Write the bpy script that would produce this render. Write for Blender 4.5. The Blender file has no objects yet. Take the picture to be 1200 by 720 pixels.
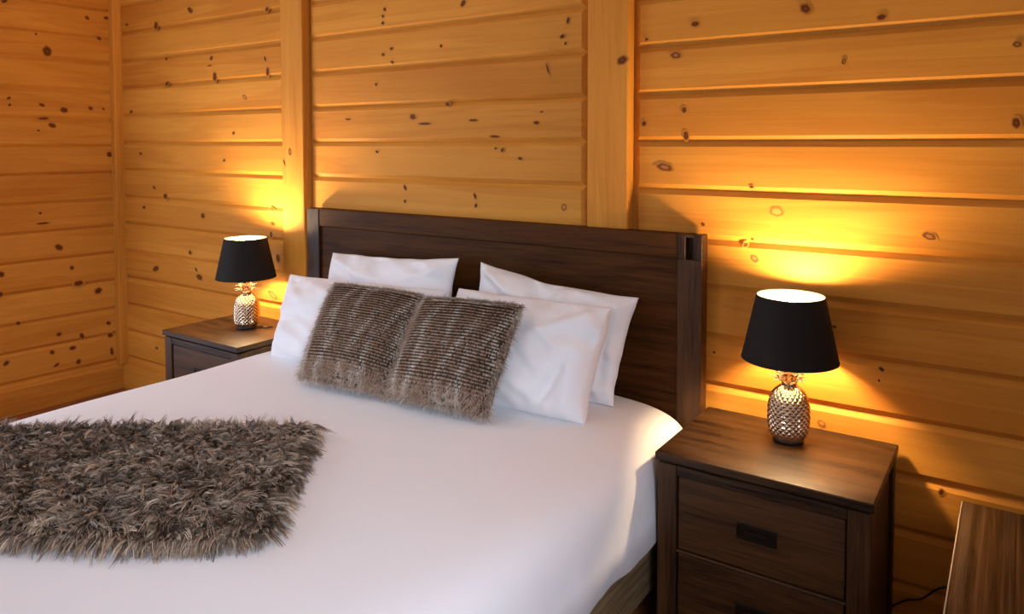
import bpy, bmesh, math, random
import numpy as np
from mathutils import Vector, Matrix, noise

random.seed(7)
rng = np.random.default_rng(11)
PI = math.pi
SC = bpy.context.scene
COL = SC.collection

# ------------------------------------------------------------------ mesh helper
class MB:
    """collects geometry and links it as one mesh object"""
    def __init__(s):
        s.v = []; s.f = []; s.tone = []; s.knot = []; s.mi = []
    def add(s, verts, faces, tone=0.5, knot=None, mi=0):
        o = len(s.v)
        s.v += [tuple(p) for p in verts]
        s.f += [tuple(i + o for i in f) for f in faces]
        s.mi += [mi] * len(faces)
        s.tone += [tone] * len(verts)
        s.knot += (knot if knot else [(0, 0, 0, 0)] * len(verts))
    def box(s, lo, hi, bev=0.002, tone=None, mi=0, seg=1):
        bm = bmesh.new()
        bmesh.ops.create_cube(bm, size=1)
        for q in bm.verts:
            q.co = Vector([(lo[i] + hi[i]) / 2 + q.co[i] * (hi[i] - lo[i]) for i in range(3)])
        if bev:
            bmesh.ops.bevel(bm, geom=list(bm.edges), offset=bev, segments=seg, affect='EDGES', profile=.5)
        s.bm(bm, tone if tone is not None else random.random(), mi)
    def bm(s, bm, tone=.5, mi=0):
        bm.verts.index_update()
        s.add([q.co.copy() for q in bm.verts], [[q.index for q in f.verts] for f in bm.faces], tone, None, mi)
        bm.free()
    def lathe(s, prof, n=48, tone=.5, mi=0, c=(0, 0), cap=False):
        vs = []; fs = []
        for r, z in prof:
            for i in range(n):
                a = 2 * PI * i / n
                vs.append((c[0] + r * math.cos(a), c[1] + r * math.sin(a), z))
        m = len(prof)
        for j in range(m - 1):
            for i in range(n):
                k = (i + 1) % n
                fs.append((j * n + i, j * n + k, (j + 1) * n + k, (j + 1) * n + i))
        if cap:
            fs.append(tuple(range(n))[::-1]); fs.append(tuple((m - 1) * n + i for i in range(n)))
        s.add(vs, fs, tone, None, mi)
    def tube(s, pts, r, n=8, tone=.5, mi=0):
        pts = [Vector(p) for p in pts]
        vs = []; fs = []
        for i, p in enumerate(pts):
            t = (pts[min(i + 1, len(pts) - 1)] - pts[max(i - 1, 0)]).normalized()
            a = t.cross(Vector((0, 0, 1)) if abs(t.z) < .9 else Vector((1, 0, 0))).normalized()
            b = t.cross(a)
            for k in range(n):
                w = 2 * PI * k / n
                vs.append(p + a * r * math.cos(w) + b * r * math.sin(w))
        for i in range(len(pts) - 1):
            for k in range(n):
                q = (k + 1) % n
                fs.append((i * n + k, i * n + q, (i + 1) * n + q, (i + 1) * n + k))
        fs.append(tuple(range(n))[::-1]); fs.append(tuple((len(pts) - 1) * n + k for k in range(n)))
        s.add(vs, fs, tone, None, mi)
    def build(s, name, mats, parent=None, smooth=False, kind=None, loc=None):
        me = bpy.data.meshes.new(name)
        me.from_pydata(s.v, [], s.f)
        a = me.attributes.new('tone', 'FLOAT', 'POINT'); a.data.foreach_set('value', s.tone)
        k = me.attributes.new('knot', 'FLOAT_COLOR', 'POINT')
        k.data.foreach_set('color', [c for q in s.knot for c in q])
        for m in (mats if isinstance(mats, (list, tuple)) else [mats]):
            me.materials.append(m)
        me.polygons.foreach_set('material_index', s.mi)
        if smooth:
            me.polygons.foreach_set('use_smooth', [True] * len(me.polygons))
        me.update()
        o = bpy.data.objects.new(name, me)
        COL.objects.link(o)
        if parent: o.parent = parent
        if kind: o['kind'] = kind
        if loc: o.location = loc
        return o

def thing(name, loc, label, cat, group=None, rz=0):
    o = bpy.data.objects.new(name, None)
    o.empty_display_size = .1
    COL.objects.link(o)
    o.location = loc; o.rotation_euler = (0, 0, rz)
    tag(o, label, cat, group)
    return o

def tag(o, label, cat, group=None):
    o['label'] = label; o['category'] = cat
    if group: o['group'] = group
    return o

def copy_tree(o, parent=None):
    c = o.copy(); COL.objects.link(c)
    if parent: c.parent = parent
    for ch in list(o.children):
        copy_tree(ch, c)
    return c

# ------------------------------------------------------------------ materials
class NT:
    def __init__(s, name):
        s.m = bpy.data.materials.new(name); s.m.use_nodes = True
        s.t = s.m.node_tree; s.n = s.t.nodes; s.l = s.t.links
        s.b = s.n['Principled BSDF']
    def node(s, typ, **kw):
        n = s.n.new(typ)
        for k, v in kw.items(): setattr(n, k, v)
        return n
    def put(s, sock, v):
        if isinstance(v, bpy.types.NodeSocket): s.l.new(v, sock)
        elif v is not None: sock.default_value = v
    def noise(s, vec, scale, detail=4, rough=.5, dist=0):
        n = s.node('ShaderNodeTexNoise')
        s.put(n.inputs['Vector'], vec); n.inputs['Scale'].default_value = scale
        n.inputs['Detail'].default_value = detail; n.inputs['Roughness'].default_value = rough
        n.inputs['Distortion'].default_value = dist
        return n.outputs['Fac']
    def math(s, op, a, b=None, c=None, clamp=False):
        n = s.node('ShaderNodeMath', operation=op, use_clamp=clamp)
        s.put(n.inputs[0], a); s.put(n.inputs[1], b)
        if c is not None: s.put(n.inputs[2], c)
        return n.outputs[0]
    def ramp(s, fac, stops, interp='LINEAR'):
        n = s.node('ShaderNodeValToRGB'); s.put(n.inputs[0], fac)
        n.color_ramp.interpolation = interp
        e = n.color_ramp.elements
        while len(e) < len(stops): e.new(.5)
        for q, (p, c) in zip(e, stops):
            q.position = p; q.color = (*c, 1) if len(c) == 3 else c
        return n.outputs['Color']
    def mix(s, fac, a, b, blend='MIX'):
        n = s.node('ShaderNodeMix', data_type='RGBA', blend_type=blend)
        s.put(n.inputs[0], fac); 
        for q, v in ((n.inputs[6], a), (n.inputs[7], b)):
            if isinstance(v, tuple) and len(v) == 3: v = (*v, 1)
            s.put(q, v)
        return n.outputs[2]
    def vmul(s, vec, k):
        n = s.node('ShaderNodeVectorMath', operation='MULTIPLY')
        s.put(n.inputs[0], vec); n.inputs[1].default_value = k
        return n.outputs[0]
    def vadd(s, a, b):
        n = s.node('ShaderNodeVectorMath', operation='ADD')
        s.put(n.inputs[0], a); s.put(n.inputs[1], b)
        return n.outputs[0]
    def attr(s, name, out='Fac'):
        n = s.node('ShaderNodeAttribute'); n.attribute_name = name
        return n.outputs[out]
    def obj(s): return s.node('ShaderNodeTexCoord').outputs['Object']
    def bump(s, h, strength=.3, dist=.002):
        n = s.node('ShaderNodeBump'); n.inputs['Strength'].default_value = strength
        n.inputs['Distance'].default_value = dist
        s.put(n.inputs['Height'], h); s.l.new(n.outputs[0], s.b.inputs['Normal'])
    def set(s, **kw):
        for k, v in kw.items():
            if isinstance(v, tuple) and len(v) == 3: v = (*v, 1)
            s.put(s.b.inputs[k.replace('_', ' ')], v)
        return s.m

def along(axis, a, c):
    v = [c, c, c]; v['xyz'.index(axis)] = a
    return tuple(v)

def shifted(t, k=(37, 53, 71)):
    """object coordinates moved by the board's own tone so every board has its own grain"""
    n = t.node('ShaderNodeCombineXYZ')
    tone = t.attr('tone')
    for i in range(3): t.l.new(t.math('MULTIPLY', tone, k[i]), n.inputs[i])
    return t.vadd(t.obj(), n.outputs[0]), tone

def pine(name, axis, c1, c2, rough=.55):
    t = NT(name)
    vec, tone = shifted(t)
    g1 = t.noise(t.vmul(vec, along(axis, .5, 9)), 1.0, 5, .55, .5)
    g2 = t.noise(t.vmul(vec, along(axis, 2.5, 160)), 1.0, 3, .6, .2)
    g3 = t.noise(t.vmul(vec, along(axis, 1.6, 3.2)), 1.0, 2, .5)
    rings = t.math('SINE', t.math('MULTIPLY', g1, 46.0))
    f = t.math('MULTIPLY_ADD', rings, .075, g1)
    f = t.math('MULTIPLY_ADD', g2, .30, f)
    f = t.math('SUBTRACT', f, .15)
    f = t.math('MULTIPLY_ADD', t.math('SUBTRACT', g3, .5), .5, f)
    f = t.math('MULTIPLY_ADD', t.math('SUBTRACT', tone, .5), .28, f, clamp=True)
    col = t.ramp(f, [(.22, c1), (.5, tuple((a + b) / 2 for a, b in zip(c1, c2))), (.8, c2)])
    k = t.node('ShaderNodeAttribute'); k.attribute_name = 'knot'
    col = t.mix(k.outputs['Alpha'], col, k.outputs['Color'])
    t.bump(g2, .12, .0008)
    return t.set(Base_Color=col, Roughness=rough, Specular_IOR_Level=.10)

def dark_wood(name, axis, c1, c2, pale=None, rough=.38, amt=.55, stretch=1.0, spec=.32):
    t = NT(name)
    vec, tone = shifted(t)
    g1 = t.noise(t.vmul(vec, along(axis, 2.2 / stretch, 26)), 1.0, 6, .62, .6 / stretch)
    g2 = t.noise(t.vmul(vec, along(axis, 7, 240)), 1.0, 4, .6, .2)
    f = t.math('MULTIPLY_ADD', g2, .5, t.math('MULTIPLY', g1, .75))
    f = t.math('MULTIPLY_ADD', t.math('SUBTRACT', tone, .5), .22, f, clamp=True)
    stops = [(.42, c1), (.74, c2)]
    col = t.ramp(f, stops)
    if pale:
        p = t.ramp(t.noise(t.vmul(vec, along(axis, 3.0 / stretch, 95)), 1.0, 6, .7, .3 / stretch), [(.5, (0, 0, 0)), (.72, (1, 1, 1))])
        col = t.mix(t.math('MULTIPLY', p, amt), col, pale)
    t.bump(g2, .35, .0012)
    r = t.math('MULTIPLY_ADD', g2, .25, rough - .1)
    return t.set(Base_Color=col, Roughness=r, Specular_IOR_Level=spec)

def plain(name, col, rough=.5, metal=0, spec=.5, **kw):
    t = NT(name)
    n = t.noise(t.obj(), 60, 3)
    t.bump(n, .06, .0006)
    c = t.mix(t.math('MULTIPLY', n, .2), col, tuple(x * .82 for x in col))
    return t.set(Base_Color=c, Roughness=rough, Metallic=metal, Specular_IOR_Level=spec, **kw)

def cotton(name, col):
    t = NT(name)
    o = t.obj()
    w1 = t.node('ShaderNodeTexWave', wave_type='BANDS', bands_direction='X'); t.put(w1.inputs[0], o); w1.inputs['Scale'].default_value = 500
    w2 = t.node('ShaderNodeTexWave', wave_type='BANDS', bands_direction='Z'); t.put(w2.inputs[0], o); w2.inputs['Scale'].default_value = 500
    h = t.math('ADD', w1.outputs['Fac'], w2.outputs['Fac'])
    big = t.noise(o, 9, 3)
    h = t.math('MULTIPLY_ADD', big, 2.0, t.math('MULTIPLY', h, .05))
    t.bump(h, .22, .0025)
    return t.set(Base_Color=col, Roughness=.85, Specular_IOR_Level=.2, Sheen_Weight=.15)

def fur_mat(name):
    t = NT(name)
    k = t.node('ShaderNodeAttribute'); k.attribute_name = 'knot'
    return t.set(Base_Color=k.outputs['Color'], Roughness=.55, Specular_IOR_Level=.35)

PC1 = (.50, .180, .022); PC2 = (.67, .292, .044)
M_pine = pine('pine_planks', 'x', PC1, PC2)
M_pine_y = pine('pine_planks_side', 'y', PC1, PC2)
M_pine_z = pine('pine_upright', 'z', PC1, PC2)
M_floor = pine('floor_boards', 'y', (.22, .075, .022), (.38, .15, .05), .35)
M_plaster = plain('white_plaster', (.82, .82, .80), .9, spec=.2)
D1 = (.0075, .0028, .0010); D2 = (.070, .030, .010)
M_dx = dark_wood('dark_stained_wood_x', 'x', D1, D2)
M_hx = dark_wood('headboard_wood', 'x', (.020, .0060, .0010), (.082, .028, .0055), rough=.5, spec=.08)
M_hz = dark_wood('headboard_post_wood', 'z', (.011, .0040, .0012), (.075, .031, .010), rough=.42, spec=.2)
M_dy = dark_wood('dark_stained_wood_y', 'y', D1, D2)
M_dz = dark_wood('dark_stained_wood_z', 'z', D1, D2)
M_rail = dark_wood('weathered_rail_wood', 'y', (.05, .029, .012), (.27, .175, .085), (.36, .25, .15), .6, .35)
M_table = dark_wood('weathered_table_wood', 'y', (.014, .006, .002), (.11, .050, .017), (.30, .19, .11), .42, .5, 4.0)
M_worn = dark_wood('worn_table_edge', 'y', (.30, .20, .13), (.60, .45, .33), (.75, .60, .48), .6, .5)
M_gap = plain('dark_recess', (.006, .004, .003), .8, spec=.1)
M_handle = plain('bronze_pull', (.016, .012, .010), .42, .7)
M_shade = plain('black_shade_fabric', (.0115, .008, .006), .8, spec=.25)
M_lining = plain('silver_lining', (.24, .20, .15), .30, .9)
M_chrome = plain('champagne_chrome', (.66, .50, .34), .13, 1.0)
M_foot = plain('dark_lamp_foot', (.03, .026, .024), .3, .4)
M_cord = plain('black_cord', (.008, .007, .007), .5)
M_white = cotton('white_cotton', (.82, .805, .81))
M_fur = fur_mat('brown_fur')
M_hide = plain('fur_backing', (.045, .032, .022), .95, spec=.05)
M_frame = plain('window_frame_paint', (.75, .72, .68), .5)

t = NT('warm_bulb_glow'); 
M_bulb = t.set(Base_Color=(1, .9, .7), Emission_Color=(1.0, .71, .39), Emission_Strength=950.0)

# ------------------------------------------------------------------ knots (along the wall, height, radii, kind)
KR= [(-0.888, 1.845, 0.0144, 0.011, 0), (-0.544, 1.86, 0.0196, 0.0152, 0), (-0.336, 1.815, 0.0132, 0.0096, 0), (-0.012, 1.714, 0.0092, 0.0088, 1), (-0.434, 1.696, 0.007, 0.0074, 1), (-0.954, 1.748, 0.0179, 0.0112, 1), (-0.923, 1.567, 0.0118, 0.0112, 0), (-0.916, 1.483, 0.0118, 0.0168, 0), (-0.009, 1.51, 0.013, 0.0156, 0), (-0.99, 1.378, 0.0275, 0.0143, 1), (-1.066, 1.525, 0.0094, 0.0116, 0), (-0.62, 1.247, 0.0232, 0.0185, 2), (-0.203, 1.199, 0.0167, 0.0119, 1), (-0.855, 1.194, 0.0086, 0.0084, 0), (-0.698, 1.321, 0.008, 0.0054, 0), (-1.059, 1.809, 0.0062, 0.0057, 0), (-0.714, 1.137, 0.0108, 0.0081, 0), (-0.686, 1.096, 0.016, 0.0108, 1), (-0.693, 1.157, 0.0053, 0.0054, 0), (-0.316, 0.806, 0.009, 0.0075, 0), (-0.322, 0.772, 0.0045, 0.005, 0), (-0.446, 0.912, 0.0072, 0.0051, 0), (-0.812, 0.778, 0.0057, 0.0056, 0), (-0.477, 0.614, 0.0122, 0.0105, 2), (-0.158, 0.486, 0.0083, 0.0097, 0)]
KM= [(-1.848, 2.012, 0.0172, 0.0134, 0), (-2.275, 2.031, 0.01, 0.009, 0), (-2.286, 2.003, 0.0101, 0.0072, 0), (-2.286, 1.974, 0.0101, 0.0091, 0), (-2.237, 1.862, 0.0149, 0.0072, 0), (-2.287, 1.84, 0.0101, 0.0073, 0), (-2.233, 1.804, 0.0099, 0.0072, 0), (-1.963, 1.853, 0.009, 0.0069, 0), (-1.367, 1.9, 0.0089, 0.0122, 0), (-1.391, 1.845, 0.0108, 0.0092, 0), (-1.377, 1.819, 0.0071, 0.0061, 0), (-1.453, 1.731, 0.0055, 0.025, 0), (-2.33, 1.714, 0.0103, 0.0074, 0), (-1.929, 1.617, 0.0133, 0.0103, 0), (-2.118, 1.57, 0.0191, 0.0142, 0), (-2.052, 1.54, 0.0373, 0.007, 0), (-1.798, 1.55, 0.0254, 0.0067, 0), (-1.502, 1.535, 0.0189, 0.0079, 0), (-1.479, 1.575, 0.0112, 0.0032, 0), (-1.694, 1.485, 0.0286, 0.0066, 0), (-1.658, 1.433, 0.0121, 0.0082, 0), (-1.69, 1.439, 0.0082, 0.0049, 0), (-1.575, 1.401, 0.0117, 0.0081, 0), (-2.328, 1.423, 0.0103, 0.0074, 0), (-2.164, 1.272, 0.0097, 0.0145, 0), (-2.165, 1.214, 0.0097, 0.0072, 0), (-1.791, 1.25, 0.0085, 0.0135, 0), (-1.787, 1.213, 0.0085, 0.0102, 0), (-1.382, 1.225, 0.0145, 0.0125, 2), (-2.506, 1.567, 0.0273, 0.0046, 0)]
KL= [(-3.701, 2.17, 0.0313, 0.018, 0), (-4.03, 2.118, 0.0257, 0.0236, 0), (-3.061, 2.11, 0.0194, 0.0123, 0), (-4.332, 2.149, 0.0185, 0.0098, 0), (-3.933, 1.791, 0.025, 0.0141, 0), (-3.936, 1.927, 0.0167, 0.0094, 0), (-3.519, 1.905, 0.0149, 0.0177, 0), (-3.492, 1.806, 0.0221, 0.0264, 0), (-3.535, 1.866, 0.0224, 0.0044, 0), (-3.08, 1.872, 0.0098, 0.0166, 0), (-3.062, 1.809, 0.0162, 0.0248, 0), (-3.246, 1.692, 0.0206, 0.0107, 2), (-4.308, 1.645, 0.0184, 0.0099, 0), (-3.424, 1.373, 0.0145, 0.0088, 0), (-3.973, 1.166, 0.0212, 0.0191, 0), (-3.621, 1.075, 0.0192, 0.0183, 0), (-4.194, 1.094, 0.018, 0.0099, 0), (-3.045, 1.139, 0.0163, 0.0105, 0), (-3.04, 1.068, 0.0162, 0.0126, 0), (-3.055, 1.012, 0.0131, 0.0168, 0), (-4.083, 1.211, 0.0174, 0.0097, 0), (-3.341, 1.513, 0.0142, 0.0087, 0), (-4.217, 1.403, 0.018, 0.0098, 0), (-3.745, 0.868, 0.016, 0.014, 0), (-4.084, 0.748, 0.035, 0.0196, 0), (-3.662, 0.741, 0.0312, 0.0185, 0), (-3.692, 0.78, 0.0157, 0.0093, 0), (-3.048, 0.713, 0.0392, 0.0169, 2), (-2.966, 0.63, 0.0191, 0.0168, 1), (-4.093, 0.289, 0.0176, 0.0099, 0), (-3.005, 0.899, 0.0193, 0.021, 0)]
KW= [(-0.371, 1.967, 0.0252, 0.0372, 0), (-0.161, 2.177, 0.0137, 0.0145, 0), (-0.058, 2.191, 0.0142, 0.0148, 0), (-0.099, 2.068, 0.0187, 0.0122, 0), (-0.566, 2.21, 0.0194, 0.0133, 0), (-0.423, 2.054, 0.0082, 0.0069, 0), (-0.56, 1.7, 0.0117, 0.009, 0), (-0.557, 1.664, 0.0078, 0.009, 0), (-0.404, 1.671, 0.0167, 0.0116, 0), (-0.294, 1.648, 0.0218, 0.019, 0), (-0.155, 1.663, 0.0138, 0.0147, 0), (-0.085, 1.661, 0.0094, 0.0074, 0), (-0.397, 1.597, 0.0293, 0.0093, 0), (-0.356, 1.56, 0.0213, 0.0165, 0), (-0.424, 1.531, 0.0083, 0.007, 0), (-0.058, 1.397, 0.0144, 0.02, 0), (-0.427, 1.078, 0.0083, 0.0094, 0), (-0.416, 1.021, 0.0336, 0.0071, 0), (-0.339, 0.88, 0.0217, 0.0192, 0), (-0.62, 0.766, 0.0155, 0.0182, 0), (-0.276, 0.756, 0.0133, 0.0122, 0), (-0.243, 0.663, 0.0271, 0.0196, 0), (-0.138, 0.603, 0.0235, 0.02, 0), (-0.623, 0.662, 0.0116, 0.0137, 0), (-0.548, 0.492, 0.012, 0.0116, 0), (-0.086, 0.402, 0.0144, 0.0152, 0), (-0.351, 0.391, 0.0174, 0.0121, 0), (-0.232, 0.356, 0.0114, 0.0247, 0), (-0.078, 0.329, 0.0193, 0.0153, 0), (-0.388, 0.297, 0.0129, 0.0144, 0), (-0.283, 0.298, 0.0179, 0.0147, 0), (-0.609, 0.288, 0.0157, 0.0138, 0), (-0.254, 0.212, 0.0136, 0.0198, 0), (-0.368, 0.22, 0.0173, 0.0097, 0), (-0.071, 0.23, 0.0121, 0.0256, 0)]

def add_knot(mb, kind, P, U, V, a, b):
    """a flat oval growth mark laid in the face of a board: P centre, U/V unit axes"""
    dark = (.10, .024, .005); mid = (.24, .075, .018)
    a *= .8; b *= .8
    if kind == 0: rings = [(0, mid if a > .009 else dark, 1), (.45, dark, 1), (.85, dark, .85), (1.1, dark, .3), (1.4, dark, 0)]
    elif kind == 1: rings = [(0, (.36, .14, .05), .9), (.5, (.30, .11, .035), .9), (.78, dark, .95), (1.0, dark, .8), (1.5, dark, 0)]
    else: rings = [(0, (.45, .20, .06), .4), (.62, (.40, .16, .05), .4), (.84, (.10, .035, .012), .85), (1.0, (.10, .035, .012), .6), (1.25, dark, 0)]
    n = 18; ph = random.uniform(0, 6); tilt = random.uniform(-.5, .5) if kind != 0 or a < b * 1.8 else 0
    vs = []; ks = []; fs = []
    for j, (r, c, al) in enumerate(rings):
        for i in range(n):
            w = 2 * PI * i / n
            q = r * (1 + .13 * math.sin(2 * w + ph) + .07 * math.sin(5 * w + ph * 2))
            x = q * a * math.cos(w); y = q * b * math.sin(w)
            x, y = x * math.cos(tilt) - y * math.sin(tilt), x * math.sin(tilt) + y * math.cos(tilt)
            vs.append(P + U * x + V * y); ks.append((*c, al))
    for j in range(len(rings) - 1):
        for i in range(n):
            k = (i + 1) % n
            fs.append((j * n + i, j * n + k, (j + 1) * n + k, (j + 1) * n + i))
    mb.add(vs, fs, .5, ks)

# ------------------------------------------------------------------ plank walls
CW, CD = .0175, .013          # bevel width and depth of a plank edge
def planks(mb, O, U, N, u0, u1, zs):
    """bevelled planks between consecutive heights; O origin, U along wall, N out of wall"""
    Z = Vector((0, 0, 1))
    for z0, z1 in zip(zs[:-1], zs[1:]):
        tone = random.random()
        P = lambda u, z, d: O + U * u + Z * z - N * d
        jit = random.uniform(-.001, .001)
        o = [P(u0, z0, CD), P(u1, z0, CD), P(u1, z1, CD), P(u0, z1, CD)]
        i = [P(u0 + CW, z0 + CW, jit), P(u1 - CW, z0 + CW, jit), P(u1 - CW, z1 - CW, jit), P(u0 + CW, z1 - CW, jit)]
        b = [P(u0, z0, .05), P(u1, z0, .05), P(u1, z1, .05), P(u0, z1, .05)]
        fs = [(4, 5, 6, 7), (0, 1, 5, 4), (1, 2, 6, 5), (2, 3, 7, 6), (3, 0, 4, 7), (8, 9, 1, 0), (9, 10, 2, 1), (10, 11, 3, 2), (11, 8, 0, 3), (11, 10, 9, 8)]
        mb.add(o + i + b, fs, tone)

ZB = [0, .027, .188, .347, .506, .667, .826, .986, 1.145, 1.304, 1.464, 1.623, 1.783, 1.942, 2.102, 2.262, 2.421, 2.60]
ZL = [0, .17, .331, .482, .65, .812, .97, 1.128, 1.286, 1.442, 1.596, 1.760, 1.928, 2.08, 2.24, 2.40, 2.60]
XL, XR, YF, ZC = -4.45, 1.35, -4.20, 2.60
POSTS = [(-2.921, -2.766), (-1.268, -1.110)]
X, Y, Zv = Vector((1, 0, 0)), Vector((0, 1, 0)), Vector((0, 0, 1))
W = MB()
O0 = Vector((0, 0, 0))
for u0, u1 in ((XL - .02, POSTS[0][0] - .026), (POSTS[0][1] + .008, POSTS[1][0] - .026), (POSTS[1][1] + .010, XR)):
    planks(W, O0, X, -Y, u0, u1, ZB)
W.box((XL - .1, .04, 0), (XR + .1, .12, ZC), 0, .5)
for kn in (KR, KM, KL):
    for x, z, a, b, kd in kn:
        if any(p0 - .01 < x < p1 + .01 for p0, p1 in POSTS): continue
        add_knot(W, kd, Vector((x, -.0016, z)), X, Zv, a, b)
wall_back = W.build('wall_back', M_pine, kind='structure')
for k, (x0, x1) in enumerate(POSTS):
    W = MB(); W.box((x0 - .045, .0135, 0), (x1 + .028, .039, ZC), 0, .4)
    W.build('trim_%d' % (k + 4), M_pine_z, kind='structure')
    p = MB(); p.box((x0, -.036, 0), (x1, .0134, ZC), .004, .62 + .1 * k)
    if k == 1: add_knot(p, 0, Vector((x1 - .022, -.0366, 1.74)), X, Zv, .022, .019)
    else:
        add_knot(p, 1, Vector((x0 + .06, -.0366, 1.42)), X, Zv, .010, .02)
        add_knot(p, 0, Vector((x0 + .018, -.0366, 1.37)), X, Zv, .007, .02)
    p.build('trim_%d' % (k + 1), M_pine_z, kind='structure')

WIN_L = (-2.9, -1.25)
LT = .045                                           # the side wall is a touch out of square
LN = Vector((1, -LT, 0)).normalized(); LU = Vector((LT, 1, 0)).normalized()
LO = Vector((XL, 0, 0))
W = MB()
for u0, u1, zz in ((WIN_L[1], .012, ZL), (YF - .05, WIN_L[0], ZL), (WIN_L[0], WIN_L[1], [z for z in ZL if z < .2]), (WIN_L[0], WIN_L[1], [z for z in ZL if z > 2.0])):
    planks(W, LO, LU, LN, u0, u1, zz)
    b = [LO - LN * .04 + LU * u + LN * d + Zv * z for z in (zz[0], zz[-1]) for u, d in ((u0 - (.1 if u0 < YF else 0), 0), (u1 + (.1 if u1 > 0 else 0), 0), (u1 + (.1 if u1 > 0 else 0), -.08), (u0 - (.1 if u0 < YF else 0), -.08))]
    W.add(b, [(0, 1, 2, 3), (7, 6, 5, 4), (0, 4, 5, 1), (1, 5, 6, 2), (2, 6, 7, 3), (3, 7, 4, 0)])
for y, z, a, bb, kd in KW:
    add_knot(W, kd, LO + LU * y + Zv * z + LN * .0016, LU, Zv, a, bb)
W.build('wall_left', M_pine_y, kind='structure')

p = MB(); p.box((XL - .005, -.045, .150), (XL + .045, .012, ZC), .003, .6)
add_knot(p, 0, Vector((XL + .026, -.0456, 1.29)), X, Zv, .004, .008)
p.build('trim_3', M_pine_z, kind='structure')
p = MB()
q = [LO + LU * u + LN * d + Zv * z for z in (-.01, .138, .15) for u, d in ((YF, -.03), (0.0, -.03), (0.0, .02 if z < .14 else .012), (YF, .02 if z < .14 else .012))]
p.add(q, [(3, 2, 1, 0), (8, 9, 10, 11)] + [(j * 4 + i, j * 4 + (i + 1) % 4, j * 4 + 4 + (i + 1) % 4, j * 4 + 4 + i) for j in (0, 1) for i in range(4)], .7)
p.build('baseboard_left', M_pine_y, kind='structure')
p = MB(); p.box((XL + .021, -.020, -.01), (POSTS[0][0], .03, .15), .004, .72); p.build('baseboard_back', M_pine, kind='structure')

# right wall, front wall with an added window, floor, ceiling
W = MB(); W.box((XR, YF, 0), (XR + .12, .1, ZC), 0)
W.build('wall_right', M_plaster, kind='structure')
RWY0, RWY1 = -3.45, -2.55
W = MB()
for lo, hi in (((XR - .03, RWY0, .95), (XR, RWY0 + .06, 2.2)), ((XR - .03, RWY1 - .06, .95), (XR, RWY1, 2.2)), ((XR - .03, RWY0 + .06, .95), (XR, RWY1 - .06, 1.01)), ((XR - .03, RWY0 + .06, 2.14), (XR, RWY1 - .06, 2.2))):
    W.box(lo, hi, .003)
W.build('added_window_3', M_frame, kind='structure')  # unseen frame on the solid wall, added around the right fill light
WX0, WX1, WZ0, WZ1 = -3.5, -2.3, .85, 2.15
W = MB()
for lo, hi in (((XL - .3, YF - .1, 0), (WX0, YF, ZC)), ((WX1, YF - .1, 0), (XR + .1, YF, ZC)), ((WX0, YF - .1, 0), (WX1, YF, WZ0)), ((WX0, YF - .1, WZ1), (WX1, YF, ZC))):
    W.box(lo, hi, 0)
W.build('wall_front', M_plaster, kind='structure')
W = MB()
for lo, hi in (((WX0, YF - .08, WZ0), (WX0 + .06, YF + .01, WZ1)), ((WX1 - .06, YF - .08, WZ0), (WX1, YF + .01, WZ1)), ((WX0, YF - .08, WZ0), (WX1, YF + .01, WZ0 + .06)), ((WX0, YF - .08, WZ1 - .06), (WX1, YF + .01, WZ1)), ((-2.93, YF - .07, WZ0), (-2.87, YF, WZ1))):
    W.box(lo, hi, .003)
W.build('added_window_1', M_frame, kind='structure')  # unseen front window, added to light the room
W = MB()
def lwbox(u0, u1, z0, z1):
    c = [LO + LU * u + LN * d + Zv * z for z in (z0, z1) for u, d in ((u0, .012), (u1, .012), (u1, -.10), (u0, -.10))]
    W.add(c, [(0, 1, 2, 3), (7, 6, 5, 4), (0, 4, 5, 1), (1, 5, 6, 2), (2, 6, 7, 3), (3, 7, 4, 0)])
lz0, lz1 = max(z for z in ZL if z < .2), min(z for z in ZL if z > 2.0)
lwbox(WIN_L[0], WIN_L[0] + .06, lz0, lz1); lwbox(WIN_L[1] - .06, WIN_L[1], lz0, lz1)
lwbox(WIN_L[0] + .06, WIN_L[1] - .06, lz0, lz0 + .06); lwbox(WIN_L[0] + .06, WIN_L[1] - .06, lz1 - .06, lz1)
lwbox(sum(WIN_L) / 2 - .03, sum(WIN_L) / 2 + .03, lz0 + .06, lz1 - .06)
W.build('window_2', M_frame, kind='structure')
W = MB()
x = XL - .3
while x < XR + .1:
    W.box((x, YF - .1, -.03), (x + .118, .1, 0), .0015, None); x += .12
W.build('floor', M_floor, kind='structure')
W = MB(); W.box((XL - .3, YF - .1, ZC), (XR + .1, .12, ZC + .06), 0); W.build('ceiling', M_plaster, kind='structure')

# ------------------------------------------------------------------ bed
BX = -1.770
HX0, HX1 = -2.712, -.832
bed = thing('bed', (BX, -.065, 0), 'large dark-stained wooden bed with tall plank headboard against the pine wall', 'bed')
def L(p): return (p[0] - BX, p[1] + .065, p[2])
def part(name, mat, parent, *boxes, bev=.003):
    m = MB()
    for lo, hi in boxes: m.box(L(lo), L(hi), bev)
    return m.build(name, mat, parent)
HY0, HY1, HT = -.067, -.018, 1.165
hb = part('headboard', M_hx, bed, *[((HX0 + .08, HY0 + .014, z0), (HX1 - .08, HY1, z1)) for z0, z1 in ((.22, .52), (.5205, .80), (.8005, 1.085))], bev=.0015)
part('top_rail', M_hx, hb, ((HX0 + .0805, HY0 + .002, 1.0855), (HX1 - .0825, HY1, HT)))
part('post', M_hz, hb, ((HX0, HY0, 0), (HX0 + .08, HY1, HT)))
sx0, sx1, sz0 = -.889, -.863, 1.083                     # the open mortise at the head of the right post
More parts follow.
